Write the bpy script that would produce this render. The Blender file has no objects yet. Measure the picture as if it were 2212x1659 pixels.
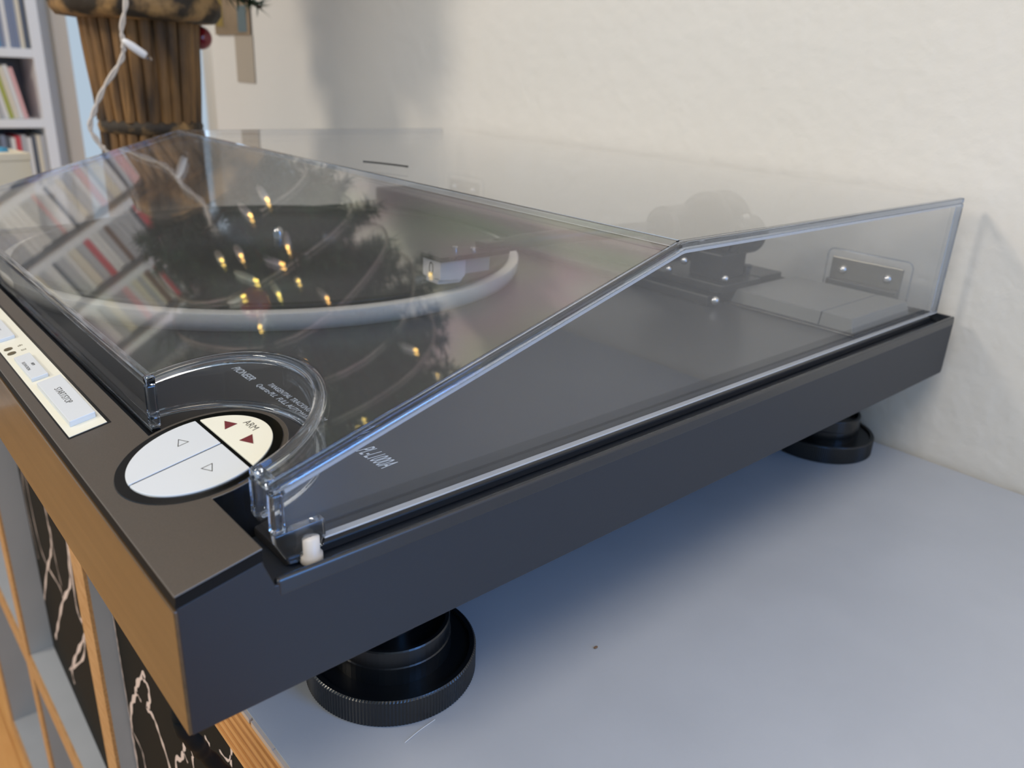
import bpy, bmesh, math, random
from mathutils import Vector, Matrix, Euler
PI = math.pi
MM = 0.001
SC = bpy.context.scene
COL = SC.collection
random.seed(7)

def srgb(r, g, b):
    f = lambda c: (c/255/12.92) if c/255 <= 0.04045 else ((c/255+0.055)/1.055)**2.4
    return (f(r), f(g), f(b), 1.0)

# ------------------------------------------------------------------ camera, world, lights, exposure
cam_d = bpy.data.cameras.new('camera')
cam = bpy.data.objects.new('camera', cam_d); COL.objects.link(cam); SC.camera = cam
cam.location = (0.15269, -0.04411, 0.14781)
_a, _b, _c = math.radians(68.72), math.radians(2.85), math.radians(47.48)
_R = Matrix.Rotation(_c, 3, 'Z') @ Matrix.Rotation(_a, 3, 'X') @ Matrix.Rotation(_b, 3, 'Z')
cam.rotation_euler = _R.to_euler()
cam_d.sensor_width = 36.0
cam_d.lens = 36.0*1721.2/2212.0
cam_d.clip_start = 0.01; cam_d.clip_end = 50
cam_d.dof.use_dof = True
cam_d.dof.focus_distance = 0.265
cam_d.dof.aperture_fstop = 16.0

world = bpy.data.worlds.new('daylight'); SC.world = world
world.use_nodes = True
wbg = world.node_tree.nodes['Background']
wbg.inputs[0].default_value = srgb(208, 228, 246)
wbg.inputs[1].default_value = 0.72

def area(name, loc, target, sx, sy, power, col):
    l = bpy.data.lights.new(name, 'AREA'); l.shape = 'RECTANGLE'; l.size = sx; l.size_y = sy
    l.energy = power; l.color = col[:3]
    o = bpy.data.objects.new(name, l); COL.objects.link(o); o.location = loc
    o.rotation_euler = (Vector(target)-Vector(loc)).to_track_quat('-Z', 'Y').to_euler()
    return o
area('ceiling_lamp_light', (0.4, -0.55, 1.62), (0.1, 0.2, 0.0), 1.0, 1.0, 23.0, srgb(255, 243, 226))
area('unseen_window_light', (1.2, 0.62, 0.62), (0.1, 0.1, 0.0), 0.86, 0.9, 21.0, srgb(92, 160, 248))  # unseen window, placed for its blue light on lip and plinth side
area('door_daylight', (-2.42, 0.781, 0.45), (0.0, 0.781, 0.45), 2.4, 0.40, 3.2, srgb(196, 222, 255))
area('standard_lamp_light', (-1.0, -1.5, 1.1), (-0.8, 0.4, 0.1), 0.3, 0.3, 16.0, srgb(255, 241, 220))

SC.view_settings.view_transform = 'Standard'
SC.view_settings.look = 'None'
SC.view_settings.gamma = 1.0
SC.view_settings.use_curve_mapping = False
SC.view_settings.exposure = 0.0
SC.cycles.max_bounces = 14
SC.cycles.diffuse_bounces = 4
SC.cycles.glossy_bounces = 6
SC.cycles.transmission_bounces = 10
SC.cycles.transparent_max_bounces = 24
SC.cycles.sample_clamp_indirect = 6.0
SC.cycles.use_denoising = True

# ------------------------------------------------------------------ materials
def newmat(name):
    m = bpy.data.materials.new(name); m.use_nodes = True
    return m, m.node_tree.nodes, m.node_tree.links, m.node_tree.nodes['Principled BSDF']

def mat(name, col, rough=0.5, metal=0.0, spec=0.5, col2=None, scale=60.0, detail=4.0, stretch=None,
        bump=0.0, bump_scale=None, coat=0.0, ramp=(0.35, 0.65), emit=None, estr=0.0):
    m, N, L, P = newmat(name)
    P.inputs['Base Color'].default_value = col
    P.inputs['Roughness'].default_value = rough
    P.inputs['Metallic'].default_value = metal
    P.inputs['Specular IOR Level'].default_value = spec
    P.inputs['Coat Weight'].default_value = coat
    P.inputs['Coat Roughness'].default_value = 0.08
    if emit: P.inputs['Emission Color'].default_value = emit; P.inputs['Emission Strength'].default_value = estr
    tc = N.new('ShaderNodeTexCoord')
    src = tc.outputs['Object']
    if stretch:
        mp = N.new('ShaderNodeMapping'); mp.inputs['Scale'].default_value = stretch
        L.new(src, mp.inputs['Vector']); src = mp.outputs[0]
    if col2:
        nz = N.new('ShaderNodeTexNoise'); nz.inputs['Scale'].default_value = scale; nz.inputs['Detail'].default_value = detail
        L.new(src, nz.inputs['Vector'])
        cr = N.new('ShaderNodeValToRGB')
        cr.color_ramp.elements[0].position = ramp[0]; cr.color_ramp.elements[1].position = ramp[1]
        cr.color_ramp.elements[0].color = col; cr.color_ramp.elements[1].color = col2
        L.new(nz.outputs['Fac'], cr.inputs[0]); L.new(cr.outputs[0], P.inputs['Base Color'])
    if bump:
        nb = N.new('ShaderNodeTexNoise'); nb.inputs['Scale'].default_value = bump_scale or scale; nb.inputs['Detail'].default_value = 5
        L.new(src, nb.inputs['Vector'])
        bp = N.new('ShaderNodeBump'); bp.inputs['Strength'].default_value = bump; bp.inputs['Distance'].default_value = 0.002
        L.new(nb.outputs['Fac'], bp.inputs['Height']); L.new(bp.outputs[0], P.inputs['Normal'])
    return m

def glass_mat(name, col=(0.93, 0.96, 1.0, 1), rough=0.0, ior=1.49):
    m, N, L, P = newmat(name)
    P.inputs['Base Color'].default_value = col
    P.inputs['Transmission Weight'].default_value = 1.0
    P.inputs['Roughness'].default_value = rough
    P.inputs['IOR'].default_value = ior
    return m

def acrylic_mat(name, iri=False, ior=1.75):
    """thin clear acrylic sheet: see-through with a Fresnel sheen from either face and a little dust"""
    m, N, L, P = newmat(name); N.remove(P)
    out = N['Material Output']
    geo = N.new('ShaderNodeNewGeometry')
    mi = N.new('ShaderNodeMix'); mi.data_type = 'FLOAT'
    mi.inputs[2].default_value = ior; mi.inputs[3].default_value = 1/ior
    L.new(geo.outputs['Backfacing'], mi.inputs[0])
    fr = N.new('ShaderNodeFresnel'); L.new(mi.outputs[0], fr.inputs['IOR'])
    tr = N.new('ShaderNodeBsdfTransparent'); tr.inputs[0].default_value = (0.93, 0.937, 0.945, 1)
    gl = N.new('ShaderNodeBsdfGlossy'); gl.inputs['Roughness'].default_value = 0.018
    gl.inputs['Color'].default_value = (1, 1, 1, 1)
    if iri:   # stress colours moulded into the sheet
        tc = N.new('ShaderNodeTexCoord')
        mp = N.new('ShaderNodeMapping'); mp.inputs['Scale'].default_value = (10, 34, 0)
        mp.inputs['Rotation'].default_value = (0, 0, 0.5)
        L.new(tc.outputs['Object'], mp.inputs[0])
        nz = N.new('ShaderNodeTexNoise'); nz.inputs['Scale'].default_value = 1.0; nz.inputs['Detail'].default_value = 0
        L.new(mp.outputs[0], nz.inputs['Vector'])
        cr = N.new('ShaderNodeValToRGB'); E = cr.color_ramp.elements
        E[0].position = 0.30; E[0].color = (0.85, 1, 0.85, 1); E[1].position = 0.72; E[1].color = (0.8, 1, 0.72, 1)
        for p, c in ((0.42, (1, 1, 1, 1)), (0.5, (1, 0.82, 0.95, 1)), (0.58, (1, 0.98, 0.9, 1))):
            e = E.new(p); e.color = c
        L.new(nz.outputs['Fac'], cr.inputs[0])
        sp = N.new('ShaderNodeSeparateXYZ'); L.new(tc.outputs['Object'], sp.inputs[0])
        mr = N.new('ShaderNodeMapRange'); mr.inputs[1].default_value = -0.24; mr.inputs[2].default_value = -0.10
        L.new(sp.outputs['X'], mr.inputs[0])
        mc = N.new('ShaderNodeMix'); mc.data_type = 'RGBA'; mc.inputs[6].default_value = (1, 1, 1, 1)
        L.new(mr.outputs[0], mc.inputs[0]); L.new(cr.outputs[0], mc.inputs[7]); L.new(mc.outputs[2], gl.inputs['Color'])
    mx = N.new('ShaderNodeMixShader'); L.new(fr.outputs[0], mx.inputs[0]); L.new(tr.outputs[0], mx.inputs[1]); L.new(gl.outputs[0], mx.inputs[2])
    df = N.new('ShaderNodeBsdfDiffuse'); df.inputs[0].default_value = (0.8, 0.8, 0.8, 1)
    m2 = N.new('ShaderNodeMixShader'); m2.inputs[0].default_value = 0.02
    L.new(mx.outputs[0], m2.inputs[1]); L.new(df.outputs[0], m2.inputs[2])
    L.new(m2.outputs[0], out.inputs[0])
    return m

M = {}
M['wall'] = mat('wall_paint', srgb(228, 224, 218), 0.85, bump=0.35, bump_scale=90, col2=srgb(226, 222, 215), scale=6)
M['ceil'] = mat('ceiling_paint', srgb(236, 232, 224), 0.9)
M['floor'] = mat('floor_wood', srgb(224, 172, 108), 0.45, col2=srgb(208, 152, 88), scale=6, stretch=(1, 8, 1))
M['white'] = mat('white_paint', srgb(238, 240, 242), 0.5)
M['cream'] = mat('cream_paint', srgb(226, 214, 196), 0.6)
M['shelf'] = mat('grey_laminate', srgb(172, 176, 182), 0.32, col2=srgb(168, 172, 178), scale=25, bump=0.03, bump_scale=300)
M['birch'] = mat('birch_edge', srgb(200, 158, 110), 0.5, col2=srgb(180, 134, 86), scale=90, stretch=(1, 6, 6))
M['ply_a'] = mat('ply_light', srgb(214, 160, 100), 0.55, col2=srgb(196, 142, 84), scale=60, stretch=(0.6, 8, 8))
M['ply_b'] = mat('ply_dark', srgb(166, 110, 60), 0.6, col2=srgb(188, 132, 78), scale=80, stretch=(0.6, 8, 8))
M['glue'] = mat('edge_glue', srgb(196, 182, 170), 0.4)
M['black'] = mat('satin_black', srgb(20, 27, 37), 0.5, spec=0.75, bump=0.02, bump_scale=900)  # slight navy tint stands in for blue light on the plinth side
M['deck'] = mat('deck_black', srgb(48, 48, 49), 0.3, spec=0.6)
M['gloss'] = mat('gloss_black', srgb(10, 10, 11), 0.12)
M['panel'] = mat('control_panel_metal', srgb(124, 117, 110), 0.38, metal=0.8, col2=srgb(118, 112, 105), scale=2500, bump=0.0)
M['front'] = mat('front_panel_wood', srgb(102, 80, 54), 0.32, col2=srgb(76, 60, 42), scale=9, stretch=(0.8, 12, 26), detail=6, ramp=(0.3, 0.7), coat=0.35)
M['strip'] = mat('cream_plate', srgb(228, 226, 210), 0.4)
M['button'] = mat('silver_button', srgb(216, 221, 225), 0.3, metal=0.1)
M['ring'] = mat('platter_metal', srgb(222, 219, 212), 0.4, metal=0.0)
M['mat'] = mat('rubber_mat', srgb(12, 12, 13), 0.4, spec=0.5)
M['dark'] = mat('dark_plastic', srgb(20, 21, 22), 0.35)
M['grey'] = mat('grey_plastic', srgb(44, 45, 46), 0.4)
M['cover'] = mat('motor_cover_grey', srgb(112, 112, 109), 0.4)
M['chrome'] = mat('chrome', srgb(220, 220, 220), 0.15, metal=1.0)
M['cart'] = mat('white_cartridge', srgb(226, 222, 226), 0.4)
M['cartg'] = mat('clear_grey_cartridge', srgb(176, 176, 174), 0.3)
M['print'] = mat('white_print', srgb(214, 224, 234), 0.5)
M['ink'] = mat('dark_print', srgb(60, 58, 54), 0.5)
M['red'] = mat('red_lens', srgb(110, 50, 54), 0.25)
M['led'] = mat('dark_lens', srgb(92, 82, 58), 0.3)
M['foot'] = mat('foot_anodised', srgb(14, 17, 20), 0.28, spec=0.6)
M['bumper'] = mat('bumper_rubber', srgb(216, 206, 192), 0.4)
M['steel'] = mat('hinge_steel', srgb(120, 118, 112), 0.3, metal=0.9)
M['acryl'] = acrylic_mat('acrylic_sheet', ior=1.5)
M['slope'] = acrylic_mat('acrylic_slope', iri=True, ior=2.1)
M['edge'] = glass_mat('acrylic_edge', (0.5, 0.57, 0.7, 1), 0.02)  # dark navy tint stands in for internal reflection in the edges
M['glint'] = mat('acrylic_glint', srgb(236, 238, 240), 0.25)  # near-white colour paints the highlight along the cover edges
M['glint'].node_tree.nodes['Principled BSDF'].inputs['Transmission Weight'].default_value = 0.55
M['clear'] = glass_mat('acrylic_clear', (0.86, 0.91, 0.98, 1), 0.02)
M['cloth'] = mat('black_cloth', srgb(25, 26, 23), 0.85, spec=0.2, bump=0.1, bump_scale=800)
M['line'] = mat('pale_print', srgb(222, 204, 194), 0.7)
M['linered'] = mat('red_print', srgb(190, 96, 104), 0.7)
M['cable'] = mat('black_braid', srgb(12, 15, 14), 0.8, spec=0.25)
M['whitecable'] = mat('white_cable', srgb(196, 184, 170), 0.5)
M['holder'] = mat('white_socket', srgb(228, 226, 224), 0.4)
M['bulbglass'] = glass_mat('bulb_glass', (0.9, 0.85, 0.8, 1), 0.05)
M['lit'] = mat('lit_bulb', srgb(255, 220, 140), 0.4, emit=srgb(255, 205, 110), estr=7.0)
M['slat'] = mat('planter_bark', srgb(134, 97, 52), 0.7, col2=srgb(48, 34, 19), scale=38, stretch=(1, 1, 0.3), ramp=(0.36, 0.66), bump=0.5, bump_scale=120)
M['rim'] = mat('planter_rim', srgb(160, 124, 76), 0.7, col2=srgb(48, 38, 24), scale=45, ramp=(0.38, 0.56), bump=0.5, bump_scale=120)
M['soil'] = mat('potting_soil', srgb(40, 32, 24), 0.95)
M['fir'] = mat('fir_needles', srgb(54, 88, 58), 0.6, col2=srgb(34, 58, 40), scale=40)
M['trunk'] = mat('fir_bark', srgb(74, 56, 40), 0.9)
M['bauble'] = mat('red_bauble', srgb(130, 20, 30), 0.12, coat=0.5)
M['shadow'] = mat('grey_shadow', srgb(176, 164, 148), 0.8)
M['card'] = mat('postcard_print', srgb(120, 104, 80), 0.6, col2=srgb(164, 140, 112), scale=18)
M['cardblue'] = mat('postcard_blue', srgb(96, 112, 116), 0.6)
M['cardyellow'] = mat('postcard_yellow', srgb(140, 118, 52), 0.6)
M['creambox'] = mat('cream_card', srgb(238, 226, 200), 0.7)
M['bluemark'] = mat('blue_mark', srgb(80, 160, 196), 0.6)
# window pane: clear, lets the daylight outside show
wp, N_, L_, P_ = newmat('window_pane'); N_.remove(P_)
_t = N_.new('ShaderNodeBsdfTransparent'); _g = N_.new('ShaderNodeBsdfGlossy'); _g.inputs['Roughness'].default_value = 0.02
_m = N_.new('ShaderNodeMixShader'); _m.inputs[0].default_value = 0.05
L_.new(_t.outputs[0], _m.inputs[1]); L_.new(_g.outputs[0], _m.inputs[2]); L_.new(_m.outputs[0], N_['Material Output'].inputs[0])
M['pane'] = wp

# ------------------------------------------------------------------ mesh helpers (all lengths in millimetres)
def V(x, y, z): return Vector((x*MM, y*MM, z*MM))

def empty(name, loc=(0, 0, 0), rotz=0.0, label=None, cat=None, group=None):
    o = bpy.data.objects.new(name, None); COL.objects.link(o)
    o.location = V(*loc); o.rotation_euler = (0, 0, rotz); o.empty_display_size = 0.02
    if label: o['label'] = label
    if cat: o['category'] = cat
    if group: o['group'] = group
    return o

def link(name, bm, m, parent=None, smooth=False, label=None, kind=None, bevel=0.0, segs=2):
    me = bpy.data.meshes.new(name); bm.normal_update(); bm.to_mesh(me); bm.free()
    o = bpy.data.objects.new(name, me); COL.objects.link(o)
    if m: me.materials.append(m)
    if smooth:
        for p in me.polygons: p.use_smooth = True
    if parent: o.parent = parent
    if label: o['label'] = label
    if kind: o['kind'] = kind
    if bevel:
        b = o.modifiers.new('bevel', 'BEVEL'); b.width = bevel*MM; b.segments = segs; b.limit_method = 'ANGLE'
        b.harden_normals = False
    return o

def tag(o, label, cat, group=None):
    o['label'] = label; o['category'] = cat
    if group: o['group'] = group
    return o

def box(bm, x0, x1, y0, y1, z0, z1, mtx=None):
    vs = [bm.verts.new(V(x, y, z)) for z in (z0, z1) for y in (y0, y1) for x in (x0, x1)]
    if mtx:
        for v in vs: v.co = mtx @ v.co
    for f in ((0, 2, 3, 1), (4, 5, 7, 6), (0, 1, 5, 4), (2, 6, 7, 3), (0, 4, 6, 2), (1, 3, 7, 5)):
        bm.faces.new([vs[i] for i in f])
    return vs

def boxo(name, d, m, parent=None, bevel=0.0, **k):
    bm = bmesh.new(); box(bm, *d); return link(name, bm, m, parent, bevel=bevel, **k)

def prism(bm, pts, a0, a1, axis='x'):
    """extrude a 2-D outline. axis x: pts are (y,z); axis z: pts are (x,y); axis y: pts are (x,z)"""
    f = {'x': lambda p, a: V(a, p[0], p[1]), 'z': lambda p, a: V(p[0], p[1], a), 'y': lambda p, a: V(p[0], a, p[1])}[axis]
    A = [bm.verts.new(f(p, a0)) for p in pts]; B = [bm.verts.new(f(p, a1)) for p in pts]
    n = len(pts)
    bm.faces.new(A); bm.faces.new(list(reversed(B)))
    for i in range(n): bm.faces.new([A[(i+1) % n], A[i], B[i], B[(i+1) % n]])
    bmesh.ops.recalc_face_normals(bm, faces=bm.faces[:])

def lathe(bm, prof, cx, cy, n=48, ang0=0.0, ang1=2*PI, wob=None):
    full = abs(ang1-ang0-2*PI) < 1e-6
    k = n if full else n+1
    rings = []
    for r, z in prof:
        ring = []
        for i in range(k):
            a = ang0+(ang1-ang0)*i/n
            rr = r*(wob(a, z) if wob else 1)
            ring.append(bm.verts.new(V(cx+rr*math.cos(a), cy+rr*math.sin(a), z)))
        rings.append(ring)
    for j in range(len(rings)-1):
        for i in range(n):
            i2 = (i+1) % k
            bm.faces.new([rings[j][i], rings[j][i2], rings[j+1][i2], rings[j+1][i]])
    return rings

def cap(bm, ring, rev=False):
    bm.faces.new(list(reversed(ring)) if rev else ring)

def tube(bm, pts, r, n=8, closed_ends=True, rfun=None):
    P = [V(*p) for p in pts]
    rings = []
    up = Vector((0, 0, 1))
    for i, p in enumerate(P):
        t = (P[min(i+1, len(P)-1)]-P[max(i-1, 0)]).normalized()
        u = t.cross(up)
        if u.length < 1e-3: u = t.cross(Vector((1, 0, 0)))
        u.normalize(); w = u.cross(t)
        rr = (rfun(i/(len(P)-1)) if rfun else r)*MM
        rings.append([bm.verts.new(p+(u*math.cos(2*PI*k/n)+w*math.sin(2*PI*k/n))*rr) for k in range(n)])
    for a, b in zip(rings, rings[1:]):
        for k in range(n): bm.faces.new([a[k], a[(k+1) % n], b[(k+1) % n], b[k]])
    if closed_ends: bm.faces.new(list(reversed(rings[0]))); bm.faces.new(rings[-1])
    bmesh.ops.recalc_face_normals(bm, faces=bm.faces[:])

def smooth_path(pts, n=6):
    out = []
    P = [Vector(p) for p in pts]
    for i in range(len(P)-1):
        p0, p1, p2, p3 = P[max(i-1, 0)], P[i], P[i+1], P[min(i+2, len(P)-1)]
        for k in range(n):
            t = k/n
            out.append(tuple(0.5*((2*p1)+(p2-p0)*t+(2*p0-5*p1+4*p2-p3)*t*t+(3*p1-p0-3*p2+p3)*t**3)))
    out.append(tuple(P[-1])); return out

def ball(bm, c, r, seg=12, rings=8, sz=1.0):
    mt = Matrix.Translation(V(*c)) @ Matrix.Diagonal((r*MM, r*MM, r*MM*sz, 1))
    bmesh.ops.create_uvsphere(bm, u_segments=seg, v_segments=rings, radius=1.0, matrix=mt)

def text(body, size, loc, parent, m, name='lettering', rotx=0.0, rotz=0.0, sx=1.0, shear=0.0, align='LEFT', depth=0.05, spacing=1.0):
    cu = bpy.data.curves.new(name, 'FONT'); cu.body = body; cu.size = size*MM; cu.shear = shear
    cu.align_x = align; cu.extrude = depth*MM; cu.space_character = spacing; cu.offset = (-0.012*size*MM if m in (M['ink'], M['led']) else 0.004*size*MM); cu.resolution_u = 4
    t = bpy.data.objects.new('tmp_text', cu); COL.objects.link(t)
    dg = bpy.context.evaluated_depsgraph_get()
    me = bpy.data.meshes.new_from_object(t.evaluated_get(dg))
    bpy.data.objects.remove(t); bpy.data.curves.remove(cu)
    me.name = name
    me.materials.clear(); me.materials.append(m)
    o = bpy.data.objects.new(name, me); COL.objects.link(o)
    o.parent = parent; o.location = V(*loc); o.rotation_euler = (rotx, 0, rotz); o.scale = (sx, 1, 1)
    return o

# ------------------------------------------------------------------ setting
FL = -752.0
def struct(name, d, m, **k):
    o = boxo(name, d, m, **k); o['kind'] = 'structure'; return o
struct('floor', (-3400, 1600, -2600, 2100, FL-30, FL), M['floor'])
# floor boards proud of the sub-floor, where the picture shows the floor
fl = bpy.data.objects['floor']
for i in range(6):
    boxo('floor_board', (-2150, -300, -330+i*90+0.6, -330+(i+1)*90-0.6, FL, FL+1.2), M['floor'], fl)
struct('wall_back', (-1030, 740, 440, 560, FL, 1700), M['wall'])
struct('wall_back_2', (740, 1640, 440, 560, FL, 120), M['wall'])
struct('wall_back_3', (740, 1640, 440, 560, 1120, 1700), M['wall'])
w2 = empty('unseen_window', (1190, 500, 120)); w2['kind'] = 'structure'  # out of view, added to carry the blue light
for d in ((-450, -410, -30, 30, 0, 1000), (410, 450, -30, 30, 0, 1000), (-410, 410, -30, 30, 0, 40), (-410, 410, -30, 30, 960, 1000)):
    boxo('window_frame', d, M['cream'], w2, bevel=3)
boxo('window_pane', (-410, 410, -3, 3, 40, 960), M['pane'], w2)
struct('ceiling', (-2400, 1500, -900, 1500, 1700, 1740), M['ceil'])
# far left wall with a window opening y 552..915
wl = -2345
struct('wall_left', (wl-60, wl, -900, 553, FL, 1700), M['wall'])
struct('wall_left_2', (wl-60, wl, 972, 1500, FL, 1700), M['wall'])
struct('wall_far', (-2400, -1030, 1500, 1560, FL, 1700), M['wall'])
w1 = empty('window_1', (wl, 781, FL)); w1['kind'] = 'structure'
boxo('window_frame', (-50, 30, -228, -192, 0, 2400), M['cream'], w1, bevel=3)
boxo('window_frame', (-50, 30, 189, 224, 0, 2400), M['cream'], w1, bevel=3)
boxo('window_frame', (-50, 30, -228, 224, 2400, 2452), M['cream'], w1, bevel=3)
boxo('window_pane', (-14, -10, -192, 189, 0, 2400), M['pane'], w1)

# ------------------------------------------------------------------ shelving unit
SH = -58.0        # top of the shelving unit
su = empty('shelving_unit', (-140, 236, FL), label='grey laminate cube shelving unit with raw plywood edges under the turntable', cat='shelf')
def su_box(name, x0, x1, y0, y1, z0, z1, m, **k):
    return boxo(name, (x0+140, x1+140, y0-236, y1-236, z0-FL, z1-FL), m, su, **k)
X0, X1 = -940, 690
su_box('top_board', X0, X1, 37.2, 436, SH-30, SH, M['shelf'])
plies = 11
for i in range(plies):
    z1 = SH-2.6-i*(27.4/plies); z0 = z1-27.4/plies+0.12
    su_box('ply_layer', X0, X1, 35+random.uniform(0, 0.35)+(0.5 if i % 2 else 0), 37.3, z0, z1, M['ply_a'] if i % 2 == 0 else M['ply_b'])
su_box('laminate_edge', X0, X1, 36.2, 37.3, SH-2.5, SH-0.05, M['shelf'])
bm = bmesh.new(); x = -130
while x < 10:
    w = random.uniform(8, 17); box(bm, x+140, x+140+w-random.choice((0, 0, 1.5)), 35.0-236, 36.3-236, SH-2.6-FL, SH-random.uniform(0.3, 1.5)-FL); x += w
link('edge_glue', bm, M['glue'], su)
def board(x0, x1, z0, z1, nm):
    b = su_box(nm, x0, x1, 37, 432, z0, z1, M['shelf'])
    e = boxo('edge_band', (x0+140, x1+140, 35-236, 37-236, z0-FL, z1-FL), M['birch'], su); return b
for cx in (-927, -605, -295, 15, 335, 677): board(cx-13, cx+13, -713, SH-30, 'divider')
cells = [(-914, -618), (-592, -308), (-282, 2), (28, 322), (348, 664)]
for a, b in cells:
    board(a, b, -413, -387, 'middle_shelf')
board(X0, X1, -739, -713, 'bottom_board')
su_box('back_panel', X0+10, X1-10, 426, 432, -713, SH-30, M['shelf'])
for x in (X0+30, X1-60):
    for y in (60, 400): su_box('leg', x, x+30, y, y+30, FL, -739, M['dark'])

# fabric storage boxes in the two upper cells beside the corner, printed with pale wandering lines
def ribbon(bm, pts, w, y):
    pts = smooth_path([(p[0], 0, p[1]) for p in pts], 5)
    prev = None
    for i, p in enumerate(pts):
        q0, q1 = pts[max(i-1, 0)], pts[min(i+1, len(pts)-1)]
        t = Vector((q1[0]-q0[0], 0, q1[2]-q0[2])).normalized(); n = Vector((-t.z, 0, t.x))*(w/2*(0.8+0.4*math.sin(i*1.7)))
        a = bm.verts.new(V(p[0]+n.x, y, p[2]+n.z)); b = bm.verts.new(V(p[0]-n.x, y, p[2]-n.z))
        if prev: bm.faces.new([prev[0], prev[1], b, a])
        prev = (a, b)
def storage_box(loc, rotz, w, h, lines, label):
    t = empty('storage_box', loc, rotz, label, 'box', 'black printed storage boxes')
    boxo('front_panel', (0, w, 0, 4, 0.4, h), M['cloth'], t, bevel=1.8, segs=3)
    boxo('side_panel', (0, 4, 4, 250, 0.4, h), M['cloth'], t)
    boxo('side_panel', (w-4, w, 4, 250, 0.4, h), M['cloth'], t)
    boxo('back_panel', (4, w-4, 246, 250, 0.4, h), M['cloth'], t)
    boxo('base_panel', (4, w-4, 4, 246, 0.4, 4), M['cloth'], t)
    bm = bmesh.new()
    for pts, wd in lines: ribbon(bm, pts, wd, -0.25)
    link('printed_lines', bm, M['line'], t)
    return t
L2 = []
L1 = []
A_ = [(-296, -140), (-296, -165), (-299.5, -175.6), (-296.2, -185), (-297.4, -199.3), (-296.4, -220.6), (-290.1, -235.3), (-277.4, -240.1), (-260.3, -243.9), (-257.8, -256.1), (-250, -290), (-256, -340), (-240, -380)]
B_ = [(-227.2, -162.9), (-245.9, -182.9), (-254.5, -197.4), (-267.8, -214.8), (-291.8, -239.7), (-300, -254), (-304, -274.5), (-304, -294.9), (-298, -303.7), (-290, -340), (-292, -378)]
C_ = [(-232.5, -169.1), (-223.7, -170), (-225.9, -182.1), (-233, -191), (-222.3, -189.3), (-214.7, -196.1), (-203.9, -211), (-190, -250), (-196, -300), (-180, -375)]
D_ = [(-251.6, -192.5), (-243.5, -194.1)]
E_ = [(-168.7, -161.7), (-173.1, -171.8), (-180.2, -185.2), (-191.6, -200.7), (-178, -260), (-172, -330)]
F_ = [(-175.8, -175.7), (-170.1, -179.4)]
G_ = [(-167.1, -162.1), (-160.1, -166.3), (-161.7, -175.7), (-150, -220), (-158, -300)]
H_ = [(-139.3, -137.9), (-133.7, -138.7)]
I_ = [(-121.8, -132.1), (-112.8, -130.5), (-107.4, -123.3)]
J_ = [(-106.3, -117.5), (-109.5, -130.7)]
K_ = [(-134.8, -143.3), (-123.2, -142.1)]
XB = -306.0
conv = lambda L: [(p[0]-XB, p[1]+386.8) for p in L]
L2 = [(conv(A_), 1.6), (conv(B_), 4.2), (conv(C_), 4.0), (conv(D_), 2.0), (conv(E_), 3.4), (conv(F_), 1.6), (conv(G_), 2.2), (conv(H_), 2.2), (conv(I_), 1.6), (conv(J_), 2.0), (conv(K_), 1.4)]
def lconv(L): return [(min(269, max(3, 276-d)), max(8, 386.8+z*0.86+8)) for d, z in L]
L1 = [(lconv(l), w) for l, w in (
    ([(150, -120), (154, -191), (156, -224), (157, -248), (174, -274), (218, -322), (270, -390)], 4.2),
    ([(100, -120), (91, -171), (79, -191), (92, -232), (105, -262), (156, -314), (211, -381), (245, -423)], 4.4),
    ([(235, -200), (233, -284), (209, -306), (158, -299), (152, -308)], 2.6),
    ([(60, -120), (90, -252), (89, -282), (65, -276), (86, -303), (136, -359), (179, -412), (178, -429)], 4.4),
    ([(150, -230), (153, -267), (146, -291)], 2.0), ([(82, -299), (108, -342), (193, -423)], 3.0),
    ([(30, -140), (40, -230), (28, -300), (50, -400)], 2.4), ([(250, -130), (240, -190), (262, -260), (255, -330)], 2.0))]
sb = storage_box((-280.5, 46, -387), 0.0, 281, 286, [([(x-0.0 if False else max(3, x-25.5), z) for x, z in l], w) for l, w in L2], 'black storage box with pale jagged lines in the cell under the turntable corner')
bm = bmesh.new(); ribbon(bm, [(160, 242), (163, 235), (169, 229), (172, 222)], 2.4, -0.3); link('red_mark', bm, M['linered'], sb, label='red printed mark')
storage_box((-590.5, 56, -387), -0.03, 272, 286, L1, 'black storage box with pale looping lines, left of the birch-edged divider')

# ------------------------------------------------------------------ turntable
tt = empty('turntable', (0, 0, 0), label='black turntable with clear hinged dust cover and wooden front on the grey shelving unit', cat='turntable')
XL = -482.0; D = 428.0
M['lip'] = mat('lip_black', srgb(30, 33, 38), 0.25, spec=0.8)
# body: lower chassis, side lips, deck
bm = bmesh.new()
prism(bm, [(0.6, 0), (D-1, 0), (D, 1.2), (D, 28), (23.2, 28), (20.2, 42.4), (0.6, 38.2)], XL+1.2, -1.2)
body = link('chassis', bm, M['black'], tt, bevel=0.4)
for nm, a, b in (('side_panel', -1.2, 0.0), ('side_panel', XL, XL+1.2)):
    bm = bmesh.new()
    prism(bm, [(0.2, 0), (D-1.2, 0), (D, 1.4), (D, 31.0), (D-1.5, 31.9), (23.1, 31.9), (20.1, 39.9), (0.2, 35.9)], a, b)
    link(nm, bm, M['black'], tt, bevel=0.35)
for a, b in ((-2.1, 0.05), (XL-0.05, XL+2.1)):
    boxo('side_lip', (a, b, 23.4, D-0.2, 28, 33.1), M['lip'], tt, bevel=0.9, segs=4)
boxo('rear_lip', (XL+2.1, -2.1, D-1.4, D-0.1, 28, 33), M['black'], tt, bevel=0.4)
bm = bmesh.new(); box(bm, XL+10.5, -10.8, 31, D-5, 28, 31); link('deck', bm, M['deck'], tt, bevel=0.6)
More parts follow.
